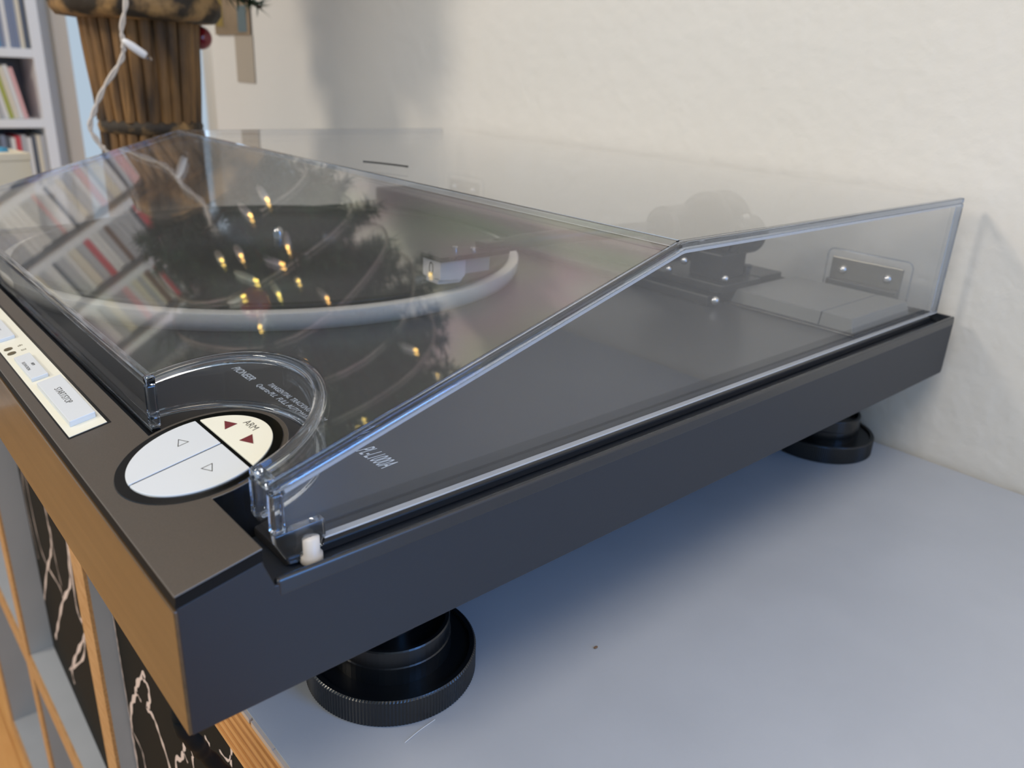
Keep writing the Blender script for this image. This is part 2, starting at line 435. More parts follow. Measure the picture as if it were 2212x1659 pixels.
# front: wooden panel, dark band, metal control plate
boxo('front_panel', (XL, -0.1, -0.5, 0.6, 0.2, 35.2), M['front'], tt, bevel=0.3)
bm = bmesh.new(); prism(bm, [(0.0, 36.0), (0.3, 38.6), (20.3, 42.7), (20.6, 39.8), (0.0, 35.7)], XL, 0.0)
M['band'] = mat('band_black', srgb(12, 12, 12), 0.7, spec=0.25)
link('edge_band', bm, M['band'], tt)
SL = 0.207
def pz(y): return 38.7+SL*y
# control plate: rectangle + half disc bulging back around the arm keys, with a slot for the key strip
CX, CY = -52.0, 27.0
outl = [(XL, 0.0), (0.0, 0.0), (0.0, 20.6)]
a0 = math.asin((20.6-CY)/24.0)
for i in range(33):
    a = a0+(PI-2*a0)*i/32
    outl.append((CX+24.0*math.cos(a), CY+24.0*math.sin(a)))
outl += [(XL, 20.6)]
bm = bmesh.new()
def tilt_prism(bm, pts, dz0, dz1):
    A = [bm.verts.new(V(x, y, pz(y)+dz0)) for x, y in pts]; B = [bm.verts.new(V(x, y, pz(y)+dz1)) for x, y in pts]
    n = len(pts); bm.faces.new(A); bm.faces.new(list(reversed(B)))
    for i in range(n): bm.faces.new([A[(i+1) % n], A[i], B[i], B[(i+1) % n]])
    bmesh.ops.recalc_face_normals(bm, faces=bm.faces[:])
tilt_prism(bm, outl, -0.1, 0.35)
link('control_plate', bm, M['panel'], tt, bevel=0.25)
# pedestal that carries the half disc behind the plate
bm = bmesh.new()
pts = [(CX+23.4*math.cos(a0+(PI-2*a0)*i/32), CY+23.4*math.sin(a0+(PI-2*a0)*i/32)) for i in range(33)]
A = [bm.verts.new(V(x, y, pz(y)-0.1)) for x, y in pts]; B = [bm.verts.new(V(x, y, 28)) for x, y in pts]
for i in range(32): bm.faces.new([A[i], A[i+1], B[i+1], B[i]])
bm.faces.new(A); bm.faces.new(list(reversed(B))); bmesh.ops.recalc_face_normals(bm, faces=bm.faces[:])
link('key_pedestal', bm, M['dark'], tt)
# key strip
def rect(x0, x1, y0, y1): return [(x0, y0), (x1, y0), (x1, y1), (x0, y1)]
bm = bmesh.new(); tilt_prism(bm, rect(-345.7, -93.6, 3.2, 15.6), 0.30, 0.42); link('strip_groove', bm, M['gloss'], tt)
bm = bmesh.new(); tilt_prism(bm, rect(-345, -94.6, 3.7, 14.6), 0.40, 0.55); strip = link('key_strip', bm, M['strip'], tt)
def key(x0, x1, y0, y1, h, nm):
    bm = bmesh.new(); tilt_prism(bm, rect(x0, x1, y0, y1), 0.5, h)
    return link(nm, bm, M['button'], tt, bevel=0.22, segs=2)
TILT = math.atan(SL)
def onplate(s, size, x, y, dz, par, m=None, sx=1.0, align='CENTER', **k):
    return text(s, size, (x, y, pz(y)+dz), par, m or M['ink'], rotx=TILT, sx=sx, align=align, **k)
k1 = key(-140.6, -100.8, 5.6, 13.2, 2.5, 'start_key'); onplate('START/STOP', 3.0, -122.0, 8.4, 2.52, k1, sx=0.92)
k2 = key(-173.6, -147.2, 5.4, 10.8, 1.9, 'elevation_key'); onplate('ARM', 1.5, -160.6, 8.5, 1.92, k2, sx=1.0); onplate('ELEVATION', 1.5, -160.6, 6.3, 1.92, k2, sx=1.25)
k3 = key(-226.0, -198.4, 5.6, 11.0, 1.9, 'repeat_key'); onplate('REPEAT', 1.6, -212, 7.4, 1.92, k3)
k4 = key(-262.0, -235.0, 5.6, 11.0, 1.9, 'speed_key')
for i, x in enumerate((-188.0, -182.2)):
    bm = bmesh.new(); r = lathe(bm, [(1.55, 0), (1.5, 0.3)], 0, 0, 16); cap(bm, r[-1])
    o = link('indicator_lens', bm, M['led'], tt); o.location = V(x, 6.4, pz(6.4)+0.5); o.rotation_euler = (TILT, 0, 0)
onplate('45', 2.6, -188.0, 9.6, 0.57, strip, m=M['led'], sx=0.75); onplate('33', 2.6, -182.2, 9.6, 0.57, strip, m=M['led'], sx=0.75)
# round arm keys: dark ring, two front keys, rear plate
def disc_seg(r, f, n=64):
    return [(CX+r*math.cos(2*PI*i/n), CY+r*math.sin(2*PI*i/n)) for i in range(n) if f(CX+r*math.cos(2*PI*i/n), CY+r*math.sin(2*PI*i/n))]
ring = [(CX+22.6*math.cos(2*PI*i/64), CY+22.6*math.sin(2*PI*i/64)) for i in range(64)]
bm = bmesh.new(); tilt_prism(bm, ring, -0.05, 0.55); link('key_ring', bm, M['gloss'], tt, bevel=0.2)
R_ = 19.6
def chord_poly(y0, y1, x0, x1, n=60):
    """part of the disc inside a rectangle"""
    pts = []
    for i in range(n*4):
        a = 2*PI*i/(n*4); x, y = CX+R_*math.cos(a), CY+R_*math.sin(a)
        if x0 <= x <= x1 and y0 <= y <= y1: pts.append((x, y))
    corners = [(x, y) for x in (x0, x1) for y in (y0, y1) if (x-CX)**2+(y-CY)**2 < R_*R_]
    for yy in (y0, y1):
        if abs(yy-CY) < R_:
            h = math.sqrt(R_*R_-(yy-CY)**2)
            corners += [(x, yy) for x in (CX-h, CX+h) if x0 <= x <= x1]
    for xx in (x0, x1):
        if abs(xx-CX) < R_:
            h = math.sqrt(R_*R_-(xx-CX)**2)
            corners += [(xx, y) for y in (CY-h, CY+h) if y0 <= y <= y1]
    pts += corners
    mx = sum(p[0] for p in pts)/len(pts); my = sum(p[1] for p in pts)/len(pts)
    pts.sort(key=lambda p: math.atan2(p[1]-my, p[0]-mx))
    out = []
    for p in pts:
        if not out or (p[0]-out[-1][0])**2+(p[1]-out[-1][1])**2 > 0.02: out.append(p)
    return out
def seg(nm, y0, y1, x0, x1, h, m):
    bm = bmesh.new(); tilt_prism(bm, chord_poly(y0, y1, x0, x1), 0.3, h); return link(nm, bm, m, tt, bevel=0.2)
rp = seg('arm_plate', 34.15, 60, -100, 0, 0.95, M['strip'])
ka = seg('arm_key', 0, 32.9, -100, -52.15, 1.05, M['button'])
kb = seg('arm_key', 0, 32.9, -51.45, 0, 1.05, M['button'])
bm = bmesh.new(); tilt_prism(bm, rect(-52.15, -51.45, 8.2, 32.9), 0.3, 0.8); link('key_gap', bm, M['dark'], tt)
onplate('ARM', 3.3, -54.0, 41.9, 0.97, rp, sx=1.05)
def tri(nm, pts, par, m, dz0, dz1):
    bm = bmesh.new(); tilt_prism(bm, pts, dz0, dz1); o = link(nm, bm, m, par); return o
tri('arrow_lens', [(-63.0, 38.7), (-58.3, 36.8), (-58.3, 40.6)], rp, M['red'], 0.9, 1.1)
tri('arrow_lens', [(-43.9, 38.9), (-48.8, 40.9), (-48.8, 37.0)], rp, M['red'], 0.9, 1.1)
def tri_outline(c, par):
    mx = sum(p[0] for p in c)/3; my = sum(p[1] for p in c)/3
    inner = [(mx+(p[0]-mx)*0.78, my+(p[1]-my)*0.78) for p in c]
    bm = bmesh.new()
    o = [bm.verts.new(V(x, y, pz(y)+1.07)) for x, y in c]; q = [bm.verts.new(V(x, y, pz(y)+1.07)) for x, y in inner]
    for i in range(3): bm.faces.new([o[i], o[(i+1) % 3], q[(i+1) % 3], q[i]])
    link('arrow_outline', bm, M['ink'], par)
tri_outline([(-64.3, 25.3), (-60.2, 23.6), (-60.2, 27.0)], ka)
tri_outline([(-39.6, 25.3), (-43.7, 27.0), (-43.7, 23.6)], kb)
# lettering on the deck
DZ = 31.04
text('PIONEER', 5.0, (-147, 75.6, DZ), tt, M['print'], sx=0.86, depth=0.02)
text('TANGENTIAL TRACKING SYSTEM', 3.4, (-122.5, 79.4, DZ), tt, M['print'], sx=0.84, depth=0.02)
text('Quartz-PLL  FULL AUTOMATIC', 3.4, (-124.5, 75.6, DZ), tt, M['print'], sx=0.95, depth=0.02)
text('PL-L1000A', 9.6, (-52.6, 76.6, DZ), tt, M['print'], sx=0.36, shear=0.12, depth=0.02)

# platter
PX, PY, PR = -314.5, 180.0, 150.8
bm = bmesh.new()
r = lathe(bm, [(149, 31.2), (149.6, 33.2), (150.4, 34.0), (150.8, 39.6), (150.2, 40.2), (138, 40.2), (138, 36)], PX, PY, 144)
cap(bm, r[-1]); cap(bm, r[0], True)
pl = link('platter', bm, M['ring'], tt, smooth=False)
for p in pl.data.polygons: p.use_smooth = len(p.vertices) == 4
pl.data.polygons.foreach_set('use_smooth', [len(p.vertices) == 4 for p in pl.data.polygons])
bm = bmesh.new(); r = lathe(bm, [(139, 40.2), (144.2, 40.6), (144.6, 41.6), (144.2, 42.4), (140, 42.7), (139.5, 42.3), (50, 42.3), (49.5, 42.7), (4, 42.7)], -0, 0, 144); cap(bm, r[-1]); cap(bm, r[0], True)
mt_ = link('platter_mat', bm, M['mat'], tt, smooth=True, label='black rubber platter mat'); mt_.location = V(PX, PY, 0)
bm = bmesh.new(); r = lathe(bm, [(3.6, 42), (3.6, 48), (2.4, 51.5), (0.5, 52.4)], PX, PY, 20); cap(bm, r[-1])
link('spindle', bm, M['chrome'], tt, smooth=True)

# tonearm and its base
ta = empty('tonearm', (-160, 340, 64)); ta.parent = tt
def arm(nm, f, m, bevel=0.3, smooth=False, **k):
    bm = bmesh.new(); f(bm)
    for v in bm.verts: v.co -= V(-160, 340, 64)
    return link(nm, bm, m, ta, smooth=smooth, bevel=bevel, **k)
arm('arm_tube', lambda b: tube(b, smooth_path([(-172.5, 236, 60), (-170, 262, 61.5), (-158, 300, 64), (-146, 330, 66), (-142, 352, 67)], 5), 4.2, 14), M['dark'], 0, True)
arm('headshell', lambda b: box(b, -182, -164, 194, 240, 57.4, 60), M['dark'])
arm('headshell_clamp', lambda b: box(b, -177, -168.5, 226, 240, 55.8, 63.6), M['dark'], 0.8)
arm('finger_lift', lambda b: tube(b, [(-164, 200, 59), (-158, 198, 60), (-154, 197, 62.5)], 0.8, 8), M['dark'], 0)
for (x, y) in ((-176, 212), (-169.5, 219)):
    arm('screw', lambda b: lathe(b, [(0.2, 61.8), (1.6, 61.8), (1.7, 60), (1.7, 59.5)], x, y, 14), M['chrome'], 0)
arm('headshell_screw', lambda b: ball(b, (-167.8, 229.5, 58), 2.2, 10, 6), M['chrome'], 0, True)
ct = arm('cartridge_body', lambda b: box(b, -181, -167.5, 207, 229, 48.8, 56.8), M['cartg'], 0.5)
arm('cartridge_front', lambda b: prism(b, [(195.5, 47.6), (209, 46.0), (212, 48.5), (212, 57.2), (195.5, 57.4)], -182, -166.6), M['cart'], 0.5)
arm('stylus_guard', lambda b: prism(b, [(196, 44.9), (210, 44.3), (212, 46), (196, 48)], -179.5, -169), M['cart'], 0.4)
def oval(b):
    for rr, fc in ((1, 0),):
        o = [b.verts.new(V(-174.3+1.9*math.cos(2*PI*i/24), 195.3, 52.6+3.4*math.sin(2*PI*i/24))) for i in range(24)]
        q = [b.verts.new(V(-174.3+1.2*math.cos(2*PI*i/24), 195.3, 52.6+2.6*math.sin(2*PI*i/24))) for i in range(24)]
        for i in range(24): b.faces.new([o[i], o[(i+1) % 24], q[(i+1) % 24], q[i]])
arm('oval_mark', oval, M['ink'], 0)
# barrel, wheel and counterweight
def ycyl(b, x, z, prof, n=40):
    rings = []
    for rr, y in prof: rings.append([b.verts.new(V(x+rr*math.cos(2*PI*i/n), y, z+rr*math.sin(2*PI*i/n))) for i in range(n)])
    for p, q in zip(rings, rings[1:]):
        for i in range(n): b.faces.new([p[i], p[(i+1) % n], q[(i+1) % n], q[i]])
    b.faces.new(list(reversed(rings[0]))); b.faces.new(rings[-1]); bmesh.ops.recalc_face_normals(b, faces=b.faces[:])
arm('arm_housing', lambda b: ycyl(b, -138, 67, [(11, 334), (13, 336), (13, 366), (11, 368)]), M['dark'], 0.3)
arm('counterweight', lambda b: ycyl(b, -121, 69, [(18, 352), (20.5, 354), (20.5, 372), (18.5, 374)]), M['dark'], 0.3)
arm('counterweight_end', lambda b: ycyl(b, -106, 66, [(9.5, 356), (11.5, 358), (11.5, 378), (9.0, 381)]), M['grey'], 0.3)
arm('adjusting_screw', lambda b: ycyl(b, -99, 78, [(1.6, 356), (1.6, 362)], 12), M['chrome'], 0.1)
arm('pivot_post', lambda b: (box(b, -120, -98, 342, 366, 43, 58),), M['dark'], 1.0)
arm('carriage_plate', lambda b: box(b, -146, -90, 334, 372, 38.5, 43), M['dark'], 0.6)
for x, y, z in ((-118, 333.5, 52), (-128, 333.5, 45), (-93, 339, 46)):
    arm('screw', lambda b: ball(b, (x, y, z), 2.2, 10, 6), M['chrome'], 0, True)
boxo('rail_cover', (-474, -150, 352, 400, 31, 47), M['grey'], tt, bevel=1.5, segs=3)
boxo('rail_step', (-474, -100, 330, 352, 31, 36), M['dark'], tt, bevel=0.8)
boxo('arm_bed', (-150, -95, 328, 404, 31, 37), M['dark'], tt, bevel=0.8)
boxo('rest_block', (-130, -94.5, 378, 403, 37, 42), M['dark'], tt, bevel=0.6)
bm = bmesh.new(); r = lathe(bm, [(2.6, 37), (2.6, 47), (3.2, 47.4), (3.2, 49.5)], -99, 369, 18); cap(bm, r[-1]); link('rest_post', bm, M['dark'], tt, smooth=False)
bm = bmesh.new(); ball(bm, (-91.5, 330, 35), 2.6, 12, 8); link('stop_screw', bm, M['chrome'], tt, smooth=True)
# raised cover plate over the arm motor, two levels with a seam
bm = bmesh.new(); prism(bm, [(-95, 344), (-17, 344), (-17, 417), (-95, 417)], 31, 32.2, 'z'); link('motor_base', bm, M['dark'], tt, bevel=0.5)
def frustum(nm, x0, x1, y0, y1, z0, z1, i):
    bm = bmesh.new()
    A = [bm.verts.new(V(x, y, z0)) for x, y in ((x0, y0), (x1, y0), (x1, y1), (x0, y1))]
    B = [bm.verts.new(V(x, y, z1)) for x, y in ((x0+i[0], y0+i[2]), (x1-i[1], y0+i[2]), (x1-i[1], y1-i[3]), (x0+i[0], y1-i[3]))]
    bm.faces.new(list(reversed(A))); bm.faces.new(B)
    for k in range(4): bm.faces.new([A[k], A[(k+1) % 4], B[(k+1) % 4], B[k]])
    link(nm, bm, M['cover'], tt, bevel=0.4)
frustum('motor_cover', -92, -38.3, 346.5, 413, 32.2, 39.4, (1.5, 0, 1.5, 1.5))
frustum('motor_cover', -37.7, -19, 346.5, 413, 32.2, 39.4, (0, 2.2, 1.5, 1.5))
text('TRACKING', 2.2, (-78, 372, 38.02), tt, M['print'], depth=0.01) if False else None

# feet
def foot(x, y):
    f = empty('foot', (x, y, SH)); f.parent = tt
    bm = bmesh.new()
    r = lathe(bm, [(30.2, 0), (30.8, 0.6), (30.8, 10.0), (30.2, 10.7), (28.6, 10.7), (28.2, 9.4), (20.5, 9.4)], 0, 0, 320,
              wob=lambda a, z: 1.0 if z < 0.5 or z > 10.1 else (1.004 if int(round(a/(2*PI)*320)) % 2 else 0.996))
    cap(bm, r[-1]); cap(bm, r[0], True)
    link('foot_base', bm, M['foot'], f)
    bm = bmesh.new()
    r = lathe(bm, [(21.6, 9.4), (21.6, 16), (21.2, 16.4), (21.2, 22.3), (20.8, 22.8), (19.6, 22.8), (19.4, 19), (8, 19)], 0, 0, 64); cap(bm, r[-1])
    c = link('foot_collar', bm, M['foot'], f)
    bm = bmesh.new(); r = lathe(bm, [(9, 19), (9, 40), (13, 44), (15, 58)], 0, 0, 40); link('foot_stem', bm, M['foot'], f, smooth=True)
for x, y in ((-48.3, 86.8), (-52, 405), (-430, 86.8), (-430, 405)): foot(x, y)

# ------------------------------------------------------------------ dust cover (hinged to the turntable)
dc = empty('dust_cover', (0, 0, 0)); dc.parent = tt; dc['label'] = 'clear acrylic dust cover with a round notch at its front corner'
CXR, CXL = -8.9, -473.3
YF, YR_, YB = 27.6, 180.6, 424.0
ZB, ZF, ZT = 33.6, 53.1, 97.2
MS = (ZT-ZF)/(YR_-YF)
def sz(y): return ZF+MS*(y-YF)
T = 2.6
def face(bm, pts): bm.faces.new([bm.verts.new(V(*p)) for p in pts])
def sheet(nm, f, m):
    bm = bmesh.new(); f(bm); return link(nm, bm, m, dc)
E_w = 3.0   # solid edge width
# notch outline: half ellipse
NX, NRX, NRY = -57.8, 37.2, 32.6
def notch(off=0.0, n=48):
    return [(NX+(NRX-off)*math.cos(PI-PI*i/n), YF+(NRY-off)*math.sin(PI-PI*i/n)) for i in range(n+1)]
nl, nr = NX-NRX, NX+NRX
# side walls
def side(x):
    return [(x, YF+E_w, ZB), (x, YF+E_w, ZF-1.0), (x, YR_, ZT-E_w-0.4), (x, YB-E_w, ZT-E_w), (x, YB-E_w+1.0, ZB)]
sheet('side_wall', lambda b: (face(b, side(CXR)), face(b, side(CXR-T))), M['acryl'])
sheet('side_wall', lambda b: (face(b, side(CXL)), face(b, side(CXL+T))), M['acryl'])
sheet('rear_wall', lambda b: (face(b, [(CXL, YB+2, ZB), (CXR-E_w, YB+2, ZB), (CXR-E_w, YB, ZT-E_w), (CXL, YB, ZT-E_w)]),
                              face(b, [(CXL, YB+2-T, ZB), (CXR-E_w, YB+2-T, ZB), (CXR-E_w, YB-T, ZT-E_w), (CXL, YB-T, ZT-E_w)])), M['acryl'])
sheet('top_panel', lambda b: (face(b, [(CXL, YR_+0.8, ZT), (CXR-E_w, YR_+0.8, ZT), (CXR-E_w, YB, ZT), (CXL, YB, ZT)]),
                              face(b, [(CXL, YR_+0.8, ZT-T), (CXR-E_w, YR_+0.8, ZT-T), (CXR-E_w, YB, ZT-T), (CXL, YB, ZT-T)])), M['acryl'])
def slope(dz, off):
    nt = notch(-off)
    pts = [(CXL, YF+1.5), (nt[0][0], YF+1.5)]+nt[1:-1]+[(nt[-1][0], YF+1.5), (CXR-E_w, YF+1.5), (CXR-E_w, YR_-0.8), (CXL, YR_-0.8)]
    return [(x, y, sz(y)+dz) for x, y in pts]
sheet('slope_panel', lambda b: (face(b, slope(0, 3.4)), face(b, slope(-T, 3.4))), M['slope'])
sheet('front_wall', lambda b: (face(b, [(CXL, YF, ZB+2), (nl-2, YF, ZB+2), (nl-2, YF, ZF-2), (CXL, YF, ZF-2)]),
                               face(b, [(CXL, YF+T, ZB+2), (nl-2, YF+T, ZB+2), (nl-2, YF+T, ZF-2), (CXL, YF+T, ZF-2)])), M['acryl'])
def nwall(b, off):
    nt = notch(-off)
    top = [b.verts.new(V(x, y, sz(y)-2.2)) for x, y in nt]; bot = [b.verts.new(V(x, y, 39.0+0.1*(y-YF))) for x, y in nt]
    for i in range(len(nt)-1): b.faces.new([bot[i], bot[i+1], top[i+1], top[i]])
o = sheet('notch_wall', lambda b: (nwall(b, 0), nwall(b, T)), M['acryl'])
for p in o.data.polygons: p.use_smooth = True
sheet('prong_wall', lambda b: (face(b, [(nr+2, YF, 40), (CXR-2, YF, 39), (CXR-2, YF, ZF-2), (nr+2, YF, ZF-2)]),
                               face(b, [(nr+2, YF+T, 40), (CXR-2, YF+T, 39), (CXR-2, YF+T, ZF-2), (nr+2, YF+T, ZF-2)])), M['acryl'])
# solid moulded edges: swept bars of clear acrylic
def sweep(nm, path, prof, up=(0, 0, 1), m=None, close=False, bevel=0.5):
    """path: points; prof(i)->list of (side,up) offsets"""
    bm = bmesh.new(); P = [Vector(p) for p in path]; rings = []
    for i, p in enumerate(P):
        t = (P[min(i+1, len(P)-1)]-P[max(i-1, 0)]).normalized()
        upv = Vector(up); s = t.cross(upv).normalized(); w = s.cross(t).normalized()
        rings.append([bm.verts.new((p+s*a+w*b)*MM) for a, b in prof])
    n = len(prof)
    for a, b in zip(rings, rings[1:]):
        for k in range(n): bm.faces.new([a[k], a[(k+1) % n], b[(k+1) % n], b[k]])
    bm.faces.new(list(reversed(rings[0]))); bm.faces.new(rings[-1]); bmesh.ops.recalc_face_normals(bm, faces=bm.faces[:])
    return link(nm, bm, m or (M['edge'] if nm == 'top_edge' else M['clear']), dc, smooth=False)
def rnd(w, h, r=0.7, n=3, ox=0, oy=0):
    """rounded rectangle, its outer corner at (ox,oy), reaching -w, -h"""
    c = [(ox-r, oy-r, 0), (ox-w+r, oy-r, 90), (ox-w+r, oy-h+r, 180), (ox-r, oy-h+r, 270)]
    return [(x+r*math.cos(math.radians(a+90*k/n)), y+r*math.sin(math.radians(a+90*k/n))) for x, y, a in c for k in range(n+1)]
# side top edges (right, left): along slope then flat top
for x, sgn in ((CXR, 1), (CXL, -1)):
    pr_ = rnd(E_w, E_w) if sgn > 0 else [(-a, b) for a, b in rnd(E_w, E_w)]
    sweep('top_edge', [(x, YF, ZF), (x, YR_-1.5, ZT-0.45), (x, YR_+1.5, ZT), (x, YB, ZT)], pr_)
# right rear vertical edge, front prong vertical edge, left notch vertical edge
def vbar(nm, x0, x1, y0, y1, z0, z1, bev=0.5):
    return boxo(nm, (x0, x1, y0, y1, z0, z1), M['edge'] if 'rear' in nm else M['clear'], dc, bevel=bev)
for x0, x1 in ((CXR-1.6, CXR-0.1), (CXL+0.1, CXL+1.6)):
    sweep('fillet_glint', [(x0, YF+3.4, sz(YF+3.4)-3.05), (x0, YR_-0.9, ZT-3.35), (x0, YR_+1.2, ZT-3.02), (x0, YB-2, ZT-3.02)], [(0, 0), (1.5, 0), (1.5, -1.0), (0, -1.0)], m=M['glint'])
vbar('rear_edge', CXR-E_w, CXR, YB-E_w+1.2, YB+1.2, ZB, ZT-3.1)
vbar('front_edge', CXR-3.4, CXR, YF, YF+3.2, 39, ZF-2.9)
vbar('notch_edge', nl-2.6, nl+0.4, YF-0.4, YF+2.8, ZB+3, ZF-2.2)
vbar('notch_edge', nr-0.6, nr+2.4, YF-0.4, YF+2.8, 40, ZF-2.2)
# ridge, front rim, notch rim, bottom rims
sweep('ridge_edge', [(CXL+1, YR_, ZT), (CXR-3.2, YR_, ZT)], [(-0.9, 0), (0.9, -0.3), (0.9, -2.4), (-0.9, -2.4)])
sweep('front_rim', [(CXL, YF, ZF), (nl+0.2, YF, ZF)], [(0, 0), (0, -2.4), (-2.6, -2.4), (-2.6, 0.5), (-0.6, 0.3)])
sweep('front_rim', [(nr-0.2, YF, ZF), (CXR-3.2, YF, ZF)], [(0, 0), (0, -2.4), (-2.6, -2.4), (-2.6, 0.5), (-0.6, 0.3)])
nt = notch(0)
path = [(x, y, sz(y)) for x, y in nt]
rim = sweep('notch_rim', path, [(0.2, -0.6), (-0.5, 0.25), (-1.6, 0.35), (-3.4, 0.1), (-3.6, -1.2), (-2.6, -2.8), (-0.2, -2.8)])
for p in rim.data.polygons: p.use_smooth = True
low = sweep('notch_foot', [(x, y, 39.4+0.1*(y-YF)) for x, y in nt], [(0.1, 0), (0.1, 1.6), (-2.8, 1.6), (-2.8, 0)])
for p in low.data.polygons: p.use_smooth = True
boxo('bottom_edge', (CXR-2.4, CXR+0.2, 41, YB+1, ZB-0.1, ZB+0.5), M['glint'], dc, bevel=0.3)
boxo('bottom_edge', (CXL, nl, YF-0.2, YF+T, ZB+1.2, ZB+2.4), M['edge'], dc, bevel=0.3)
# front corner tab with its rubber bumper
bm = bmesh.new()
prism(bm, [(YF, 39), (YF+0.4, 36), (31.2, 29.6), (33.5, 29.4), (35.2, 31), (40.6, 31.5), (41.6, 34), (41.4, 39.5)], CXR-2.8, CXR)
link('corner_tab', bm, M['clear'], dc, bevel=0.3)
bm = bmesh.new(); r = lathe(bm, [(0.3, 28.1), (2.6, 28.1), (3.0, 28.7), (3.0, 30.6), (2.3, 31.1), (2.3, 35.4), (0.3, 35.6)], CXR-0.2, 37.2, 24)
link('bumper', bm, M['bumper'], dc, smooth=True)
bm = bmesh.new(); tube(bm, smooth_path([(-252, 204, ZT+0.2), (-243, 208.5, ZT+0.2), (-233, 212, ZT+0.2), (-223, 214.5, ZT+0.2)], 5), 0.45, 6)
link('pull_mark', bm, M['grey'], dc)
# hinges
for hx in (-51, -431):
    h = empty('hinge', (hx, 420.6, 45)); h.parent = dc
    boxo('hinge_plate', (-21.5, 21.5, -1.2, 0, -8, 9.5), M['steel'], h, bevel=0.5)
    boxo('hinge_fold', (-21.5, 21.5, -5.5, -1.2, -10, -3.2), M['grey'], h, bevel=0.6)
    for x in (-13.5, 13.5):
        bm = bmesh.new(); ball(bm, (x, -1.6, 2.5), 2.8, 14, 8); link('hinge_screw', bm, M['chrome'], h, smooth=True)
    # moulded outline round the hinge
    bm = bmesh.new()
    def rr(w, hh, r, y):
        pts = []
        for cx, cz, a in ((w-r, hh-r, 0), (-w+r, hh-r, 90)):
            for k in range(7): pts.append((cx+r*math.cos(math.radians(a+15*k)), y, cz+r*math.sin(math.radians(a+15*k))))
        return [(w, y, -11)]+pts+[(-w, y, -11)]
    tube(bm, rr(25.5, 13.8, 4, 0.8), 0.5, 6); link('hinge_pocket', bm, M['edge'], h, smooth=True)

# ------------------------------------------------------------------ braided lead hanging under the front corner
bm = bmesh.new()
pts = smooth_path([(-62, 40, -2), (-40, 16, -8), (-33, 7.5, -20), (-33, 8, -29), (-37.6, 12, -40), (-45.6, 16, -52.7), (-50.7, 22, -67), (-52, 27, -80), (-50, 30, -93), (-46, 31, -130), (-44, 31, -220), (-60, 30, -420)], 9)
n_ = len(pts)
tube(bm, pts, 2.3, 10, rfun=lambda t: 2.3*(1+0.10*math.sin(t*700)))
cb = link('braided_cable', bm, M['cable'], None, smooth=True)
tag(cb, 'black braided lead hanging beneath the front corner of the turntable', 'cable')

bm = bmesh.new(); tube(bm, smooth_path([(-16.3, 83.1, SH+0.2), (-15.6, 76, SH+0.25), (-14.4, 69.5, SH+0.2)], 4), 0.11, 5)
tag(link('thread', bm, M['holder'], None), 'fine white thread lying on the grey shelf beside the front foot', 'thread')
bm = bmesh.new(); bmesh.ops.create_icosphere(bm, subdivisions=1, radius=0.0009, matrix=Matrix.Translation(V(-7.1, 153.3, SH+0.4)) @ Matrix.Diagonal((0.7, 1.2, 0.5, 1)))
M['crumb'] = mat('crumb_brown', srgb(120, 92, 66), 0.8)
tag(link('crumb', bm, M['crumb'], None), 'tiny brown crumb on the open grey shelf top', 'crumb')

# ------------------------------------------------------------------ planter with fir tree
PLX, PLY = -673.0, 229.0
pt = empty('planter', (PLX, PLY, SH), label='brown bark-slatted planter with a flared rim behind the turntable', cat='planter')
def lpart(nm, prof, m, n=48, smooth=True, wob=None, capb=True, capt=True):
    bm = bmesh.new(); r = lathe(bm, [(q*0.875, z) for q, z in prof], 0, 0, n, wob=wob)
    if capt: cap(bm, r[-1])
    if capb: cap(bm, r[0], True)
    return link(nm, bm, m, pt, smooth=smooth)
zo = lambda z: z-SH
lpart('liner', [(46, 0.2), (44, zo(60)), (45, zo(85)), (53, zo(182))], M['slat'], 40)
lpart('rim', [(55, zo(176)), (76, zo(178)), (81, zo(184)), (82, zo(194)), (77, zo(202)), (66, zo(203)), (62, zo(196))], M['rim'], 60,
      wob=lambda a, z: 1+0.02*math.sin(a*9)+0.015*math.sin(a*23+z), capt=False, capb=False)
lpart('band', [(48, zo(79)), (52, zo(81)), (53, zo(86)), (51, zo(91)), (48, zo(92))], M['rim'], 48, wob=lambda a, z: 1+0.02*math.sin(a*11), capt=False, capb=False)
bm = bmesh.new(); r = lathe(bm, [(53, zo(192)), (38, zo(196)), (10, zo(197))], 0, 0, 32, wob=lambda a, z: 1+0.03*math.sin(5*a)); cap(bm, r[-1]); link('soil', bm, M['soil'], pt, smooth=True)
def slat_ring(r0, r1, z0, z1, n, m):
    for i in range(n):
        a = 2*PI*i/n+random.uniform(-0.02, 0.02); h = PI/n*random.uniform(0.82, 0.97)
        bm = bmesh.new(); rings = []
        for j in range(5):
            t = j/4; rr = r0+(r1-r0)*t; z = z0+(z1-z0)*t
            ring = []
            for k in range(6):
                b = a-h+2*h*k/5
                q = rr+4.2*math.sqrt(max(0, 1-((k-2.5)/2.6)**2))+random.uniform(-0.6, 0.6)
                ring.append(bm.verts.new(V(q*math.cos(b), q*math.sin(b), zo(z))))
            ring.append(bm.verts.new(V((rr-2)*math.cos(a+h), (rr-2)*math.sin(a+h), zo(z)))); ring.append(bm.verts.new(V((rr-2)*math.cos(a-h), (rr-2)*math.sin(a-h), zo(z))))
            rings.append(ring)
        for p, q in zip(rings, rings[1:]):
            for k in range(8): bm.faces.new([p[k], p[(k+1) % 8], q[(k+1) % 8], q[k]])
        bm.faces.new(list(reversed(rings[0]))); bm.faces.new(rings[-1])
        link('slat', bm, m, pt, smooth=False)
slat_ring(41.5, 47.2, 90, 180, 26, M['slat'])
slat_ring(44, 40.5, SH+0.4, 80, 26, M['slat'])

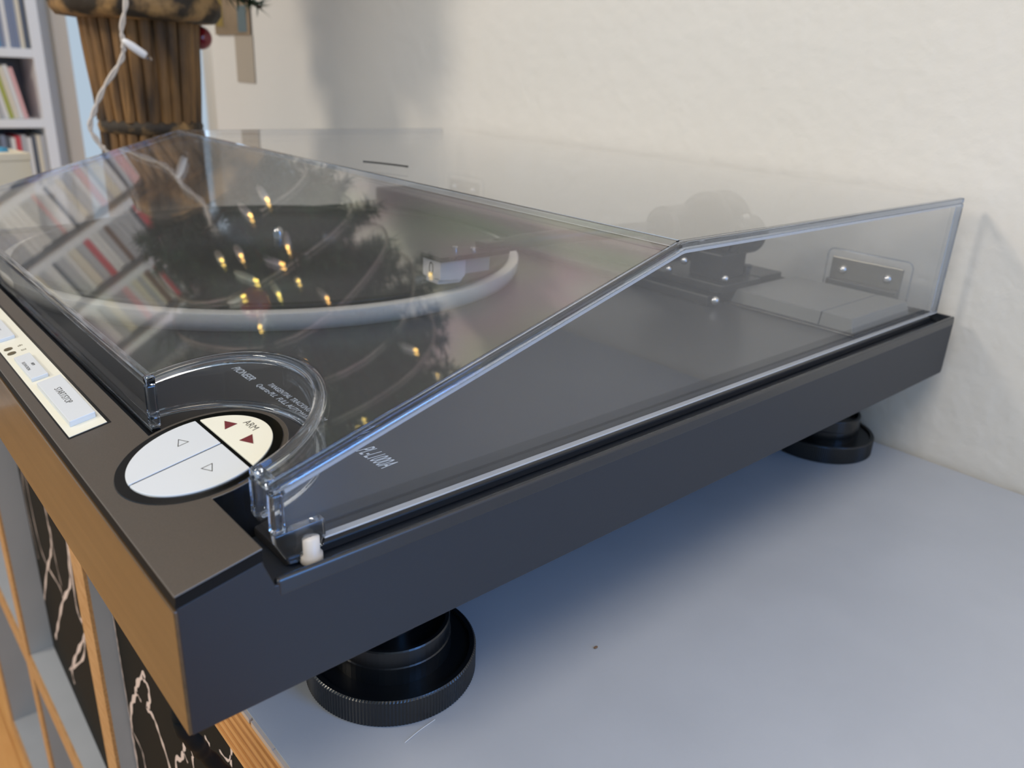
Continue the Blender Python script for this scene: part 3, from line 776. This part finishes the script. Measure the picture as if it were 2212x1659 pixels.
tr = empty('fir_tree', (PLX, PLY, 196), label='small decorated fir tree growing from the bark planter', cat='tree')
def tl(p): return (p[0]-PLX, p[1]-PLY, p[2]-196)
bm = bmesh.new(); tube(bm, [(0, 0, 0), (3, 2, 250), (0, 0, 560), (-2, 0, 800)], 9, 10, rfun=lambda t: 10-7*t); link('trunk', bm, M['trunk'], tr, smooth=True)
def radius(z):
    if z < 420: return 105+(165-105)*(z-205)/215
    return 165*(1-(z-420)/600)
bmN = bmesh.new(); bmB = bmesh.new()
rt = random.Random(11)
def needle(bm, p, d, L, w):
    s = d.cross(Vector((rt.uniform(-1, 1), rt.uniform(-1, 1), rt.uniform(-1, 1)))).normalized()*w
    a, b, c = bm.verts.new((p-s)*MM), bm.verts.new((p+s)*MM), bm.verts.new((p+d*L)*MM)
    bm.faces.new([a, b, c])
branches = []
z = 214.0
while z < 960:
    R0 = radius(z); n = max(6, int(11*R0/130)+3)
    for i in range(n):
        a = rt.uniform(0, 2*PI); R1 = R0*rt.uniform(0.75, 1.12)
        zt = z+rt.uniform(0, 26)+0.10*R1
        branches.append((z, a, R1, zt))
    z += 24
# two low tips that reach the top of the picture
extra = [((0, 0, 40), tl((-652, 338, 196)))]
def make_branch(p0, p1):
    p0, p1 = Vector(p0), Vector(p1); L = (p1-p0).length; ax = (p1-p0).normalized()
    side = ax.cross(Vector((0, 0, 1))).normalized()
    tube(bmB, [tuple(p0), tuple(p0.lerp(p1, 0.6)), tuple(p1)], 1.5, 5)
    twigs = [(p0, p1)]
    for k in range(3, 9):
        f = k/9; q = p0.lerp(p1, f)
        for sg in (-1, 1):
            e = q+(ax*0.7+side*sg*0.9).normalized()*L*0.42*(1.05-f)+Vector((0, 0, rt.uniform(-6, 10)))
            twigs.append((q, e))
    for a, b in twigs:
        l = (b-a).length; d = (b-a).normalized()
        for k in range(int(l/0.8)+3):
            p = a.lerp(b, rt.random())
            v = Vector((rt.uniform(-1, 1), rt.uniform(-1, 1), rt.uniform(-0.8, 1)))
            dd = (d*0.9+v.normalized()*0.9).normalized()
            needle(bmN, p, dd, rt.uniform(11, 18), 1.1)
for z, a, R1, zt in branches:
    make_branch((0, 0, z-196), (R1*math.cos(a), R1*math.sin(a), zt-196))
for a, b in extra: make_branch(a, b)
link('branches', bmB, M['trunk'], tr, kind='stuff')
link('needles', bmN, M['fir'], tr, kind='stuff')

# string of fairy lights: cable wound in the tree, one loop hanging down in front of the planter
fs = empty('fairy_light_string', (-590, 180, 150), label='white cable of warm fairy lights wound round the fir tree and hanging over the planter', cat='string lights')
FO = (-590, 180, 150)
def fl_(p): return (p[0]-FO[0], p[1]-FO[1], p[2]-FO[2])
hang = [(-640, 196, 230), (-600, 192, 206), (-585, 191, 188), (-587, 186, 167), (-587, 186, 155), (-588, 183, 143), (-592, 168, 121), (-594, 159, 103), (-594, 154, 90), (-592, 159, 77), (-590, 164, 70), (-592, 176, 50), (-600, 186, 20), (-596, 170, -10)]
for off in (0.0, 1.0):
    bm = bmesh.new()
    hp = smooth_path([fl_(p) for p in hang], 8)
    tw = []
    for i, p in enumerate(hp):
        a = i*0.55+PI*off; tw.append((p[0], p[1]+1.1*math.cos(a), p[2]+1.1*math.sin(a)))
    tube(bm, tw, 1.25, 7); link('cable', bm, M['whitecable'], fs, smooth=True)
bm = bmesh.new()
sp = []
for i in range(200):
    t = i/199; a = 11*2*PI*t; z = 225+t*640; r = radius(z)*0.86+6*math.sin(i*1.3)
    sp.append(fl_((PLX+r*math.cos(a), PLY+r*math.sin(a), z)))
tube(bm, smooth_path(sp, 2), 1.5, 6); link('cable', bm, M['whitecable'], fs, smooth=True)
def bulb_at(p, d, lit):
    b = empty('bulb', fl_(p)); b.parent = fs
    b.rotation_euler = Vector(d).to_track_quat('Z', 'Y').to_euler()
    bm = bmesh.new(); r = lathe(bm, [(1.6, -20), (2.6, -17), (3.3, -13), (3.3, -2), (2.6, 0)], 0, 0, 14); cap(bm, r[-1]); cap(bm, r[0], True)
    link('socket', bm, M['holder'], b, smooth=True)
    bm = bmesh.new(); r = lathe(bm, [(1.2, 0), (1.7, 1.5), (1.7, 3.2), (1.0, 5), (0.2, 5.4)], 0, 0, 12); cap(bm, r[-1])
    link('lamp', bm, M['lit'] if lit else M['bulbglass'], b, smooth=True)
bulb_at((-582, 201, 147), (0.15, 0.75, -0.55), False)
LIT = [(-560, 235, 212), (-560, 213, 214), (-560, 167, 231), (-560, 184, 239), (-560, 210, 270), (-560, 215, 296), (-560, 180, 266), (-560, 226, 261), (-560, 161, 272), (-560, 229, 330), (-560, 158, 307), (-560, 172, 367), (-560, 185, 476), (-560, 174, 477)]
for p in LIT: bulb_at(p, (0.8, rt.uniform(-0.6, 0.6), rt.uniform(-0.3, 0.6)), True)
for i in range(16):
    a = rt.uniform(0, 2*PI); z = rt.uniform(260, 800); r = radius(z)*0.95
    bulb_at((PLX+r*math.cos(a), PLY+r*math.sin(a), z), (math.cos(a), math.sin(a), 0.3), True)
bm = bmesh.new(); ball(bm, (0, 0, 0), 15, 24, 14); bl = link('bauble', bm, M['bauble'], None, smooth=True)
bl.location = V(-562, 168, 285); bl2 = bl.copy(); COL.objects.link(bl2); bl2.location = V(-690, 291, 166);
tag(bl2, 'small red bauble peeping out past the right edge of the planter', 'bauble', 'red baubles'); tag(bl, 'dark red glass bauble hanging among the fir branches', 'bauble', 'red baubles')
bm = bmesh.new(); lathe(bm, [(3, 14), (3, 18), (1, 19)], 0, 0, 10); cp = link('cap', bm, M['chrome'], bl, smooth=True)
bm = bmesh.new(); tube(bm, [(0, 0, 18), (0, 0, 34)], 0.4, 5); hk = link('hanger', bm, M['chrome'], bl)
for c_ in (cp, hk):
    d_ = c_.copy(); COL.objects.link(d_); d_.parent = bl2
hk.scale.z = 1.0; bl2.scale = (0.72, 0.72, 0.72)

# small cream carton at the far end of the unit
cbx = empty('carton', (-900, 124, SH), 0.2, 'small cream carton with a blue mark standing left of the planter', 'box')
boxo('body', (-30, 30, -34, 34, 0.2, 92), M['creambox'], cbx, bevel=1)
boxo('lid', (-31, 31, -35, 35, 92, 100), M['creambox'], cbx, bevel=1)
bm = bmesh.new(); r = lathe(bm, [(9, 100), (8, 104), (0.5, 105)], 6, 14, 16); link('blue_mark', bm, M['bluemark'], cbx, smooth=True, label='blue mark on the lid')

# pictures on the wall beside the window
pc = empty('postcard', (-950, 438, 178), label='faded postcard print hanging on the pale wall beside the window', cat='picture')
boxo('card', (-54, 54, -1.2, 0, 0, 150), M['card'], pc)
boxo('blue_figure', (20, 46, -1.8, -1.2, 3, 34), M['cardblue'], pc, bevel=0.3)
boxo('yellow_figure', (-48, -26, -1.8, -1.2, 10, 60), M['cardyellow'], pc, bevel=0.3)
ps = boxo('shadow_strip', (-948, -894, 438.6, 439.4, 120, 178), M['shadow'], None)  # tone of the shaded wall, painting a shadow below the postcard
tag(ps, 'painted grey shadow strip on the wall just below the postcard', 'shadow')

# ------------------------------------------------------------------ white rack of disc cases on the far left wall
RX0, RX1 = -2343.0, -2062.0     # back and front
RX1 = -2200.0
rk = empty('media_rack', (-2270, 110, FL), label='tall white wall rack with narrow shelves full of disc cases', cat='shelf')
def rk_box(nm, x0, x1, y0, y1, z0, z1): return boxo(nm, (x0+2270, x1+2270, y0-110, y1-110, z0-FL, z1-FL), M['white'], rk, bevel=0.8)
RY0, RY1 = -300.0, 474.0
shelf_z = [-361+163*i for i in range(12)]
rk_box('upright', RX0, RX1, RY1, RY1+24, FL+0.2, 1480)
rk_box('upright', RX0, RX1, RY0-24, RY0, FL+0.2, 1480)
for z in shelf_z+[FL+1]: rk_box('rack_shelf', RX0, RX1-1, RY0, RY1, z, z+21)
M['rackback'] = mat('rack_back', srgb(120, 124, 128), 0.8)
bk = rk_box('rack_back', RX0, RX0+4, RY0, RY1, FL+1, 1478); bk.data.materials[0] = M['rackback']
CAT = {'white': (206, 204, 200), 'cream': (204, 196, 176), 'pale grey': (168, 168, 168), 'dark grey': (84, 88, 94), 'black': (38, 38, 40),
       'blue': (78, 136, 172), 'slate blue': (120, 128, 146), 'red': (186, 66, 70), 'pink': (206, 164, 160), 'olive green': (160, 164, 70), 'orange': (190, 120, 70), 'brown': (110, 84, 66)}
case_mesh = {}
for nm, c in CAT.items():
    bm = bmesh.new()
    box(bm, -0.42, 0.42, -500, 485, 0, 1000)
    for v in bm.verts: pass
    box(bm, -0.5, -0.42, -500, 500, 0, 1000); box(bm, 0.42, 0.5, -500, 500, 0, 1000)
    # unit block: x = thickness (1 mm), y depth, z height
    me = bpy.data.meshes.new('disc_case'); bm.to_mesh(me); bm.free()
    me.materials.append(mat('case_'+nm.replace(' ', '_'), srgb(*[min(240, int(q*1.1+6)) for q in c]), 0.35)); case_mesh[nm] = me
ORD = ['first', 'second', 'third', 'fourth', 'fifth', 'sixth', 'seventh', 'eighth', 'ninth', 'tenth', 'eleventh', 'twelfth', 'thirteenth', 'fourteenth', 'fifteenth', 'sixteenth', 'seventeenth', 'eighteenth', 'nineteenth', 'twentieth']
def disc_case(nm, y, z, th, h, lean, label, grp, depth=124):
    o = bpy.data.objects.new('disc_case', case_mesh[nm]); COL.objects.link(o)
    o.location = V(RX1-8-depth/2, y, z)
    o.rotation_euler = Euler((lean, 0, 0)).to_matrix().to_euler()
    o.rotation_euler = (Matrix.Rotation(lean, 3, 'X') @ Matrix.Rotation(-PI/2, 3, 'Z')).to_euler()
    o.scale = (th, depth/1000, h/1000)
    o['label'] = label; o['category'] = 'disc case'; o['group'] = grp
pal_low = ['white', 'pale grey', 'cream', 'white', 'pale grey', 'dark grey', 'slate blue', 'white', 'red', 'pink', 'cream', 'black']
pal_hi = ['white', 'pale grey', 'cream', 'white', 'pink', 'pale grey', 'slate blue', 'white', 'dark grey', 'white', 'pale grey', 'pale grey', 'red', 'cream', 'white', 'brown']
rc = random.Random(5)
RN = {1: 'row level with dust cover', 2: 'row below the leaning one', 3: 'leaning row behind planter', 4: 'top visible row', 5: 'first row above the picture', 6: 'second row above the picture', 7: 'third row above the picture', 8: 'fourth row above the picture'}
fixed = {4: ['dark grey', 'cream', 'slate blue', 'slate blue', 'white', 'slate blue', 'blue', 'cream', 'white'],
         3: ['pink', 'white', 'cream', 'olive green', 'white', 'pale grey', 'cream', 'pale grey', 'red', 'white'],
         2: ['pale grey', 'cream', 'dark grey', 'white', 'pale grey', 'red', 'white', 'dark grey', 'slate blue', 'dark grey']}
for row in range(2, 9):
    zb = shelf_z[row-1]+21.0
    row_name = RN[row]
    y = RY1-(2 if row != 3 else 30)
    ymin = 130 if row <= 4 else (-200 if row < 8 else 0)
    cnt = {}; i = 0; prev_y = y
    lean0 = 0.0
    was = 0.0
    while y > ymin and i < 60:
        low = row <= 4
        nm = fixed.get(row, [])[i] if i < len(fixed.get(row, [])) else rc.choice(pal_low if low else pal_hi)
        th = rc.choice((9.6, 10.2, 10.2, 12)) if low else rc.choice((10.2, 14, 18, 24))
        h = rc.uniform(118, 125) if row != 4 else rc.uniform(120, 134)
        lean = 0.0
        if row == 3: lean = 0.16 if i < 14 else 0.0   # cases slump to the left of the gap
        if was > 0 and lean == 0: y -= 22
        was = lean
        k = cnt.get(nm, 0); cnt[nm] = k+1
        o_ = ORD[min(k, 19)]
        place = o_
        lab = f"{'leaning ' if lean > 0.02 else ''}{nm} disc case, {place} {nm} one from right, {row_name}"
        step = th/math.cos(lean)+0.35
        disc_case(nm, y-step/2, zb+0.1+(math.sin(lean)*th/2 if lean > 0 else 0), th, h, lean, lab, 'disc cases in the '+row_name, 124)
        y -= step; i += 1
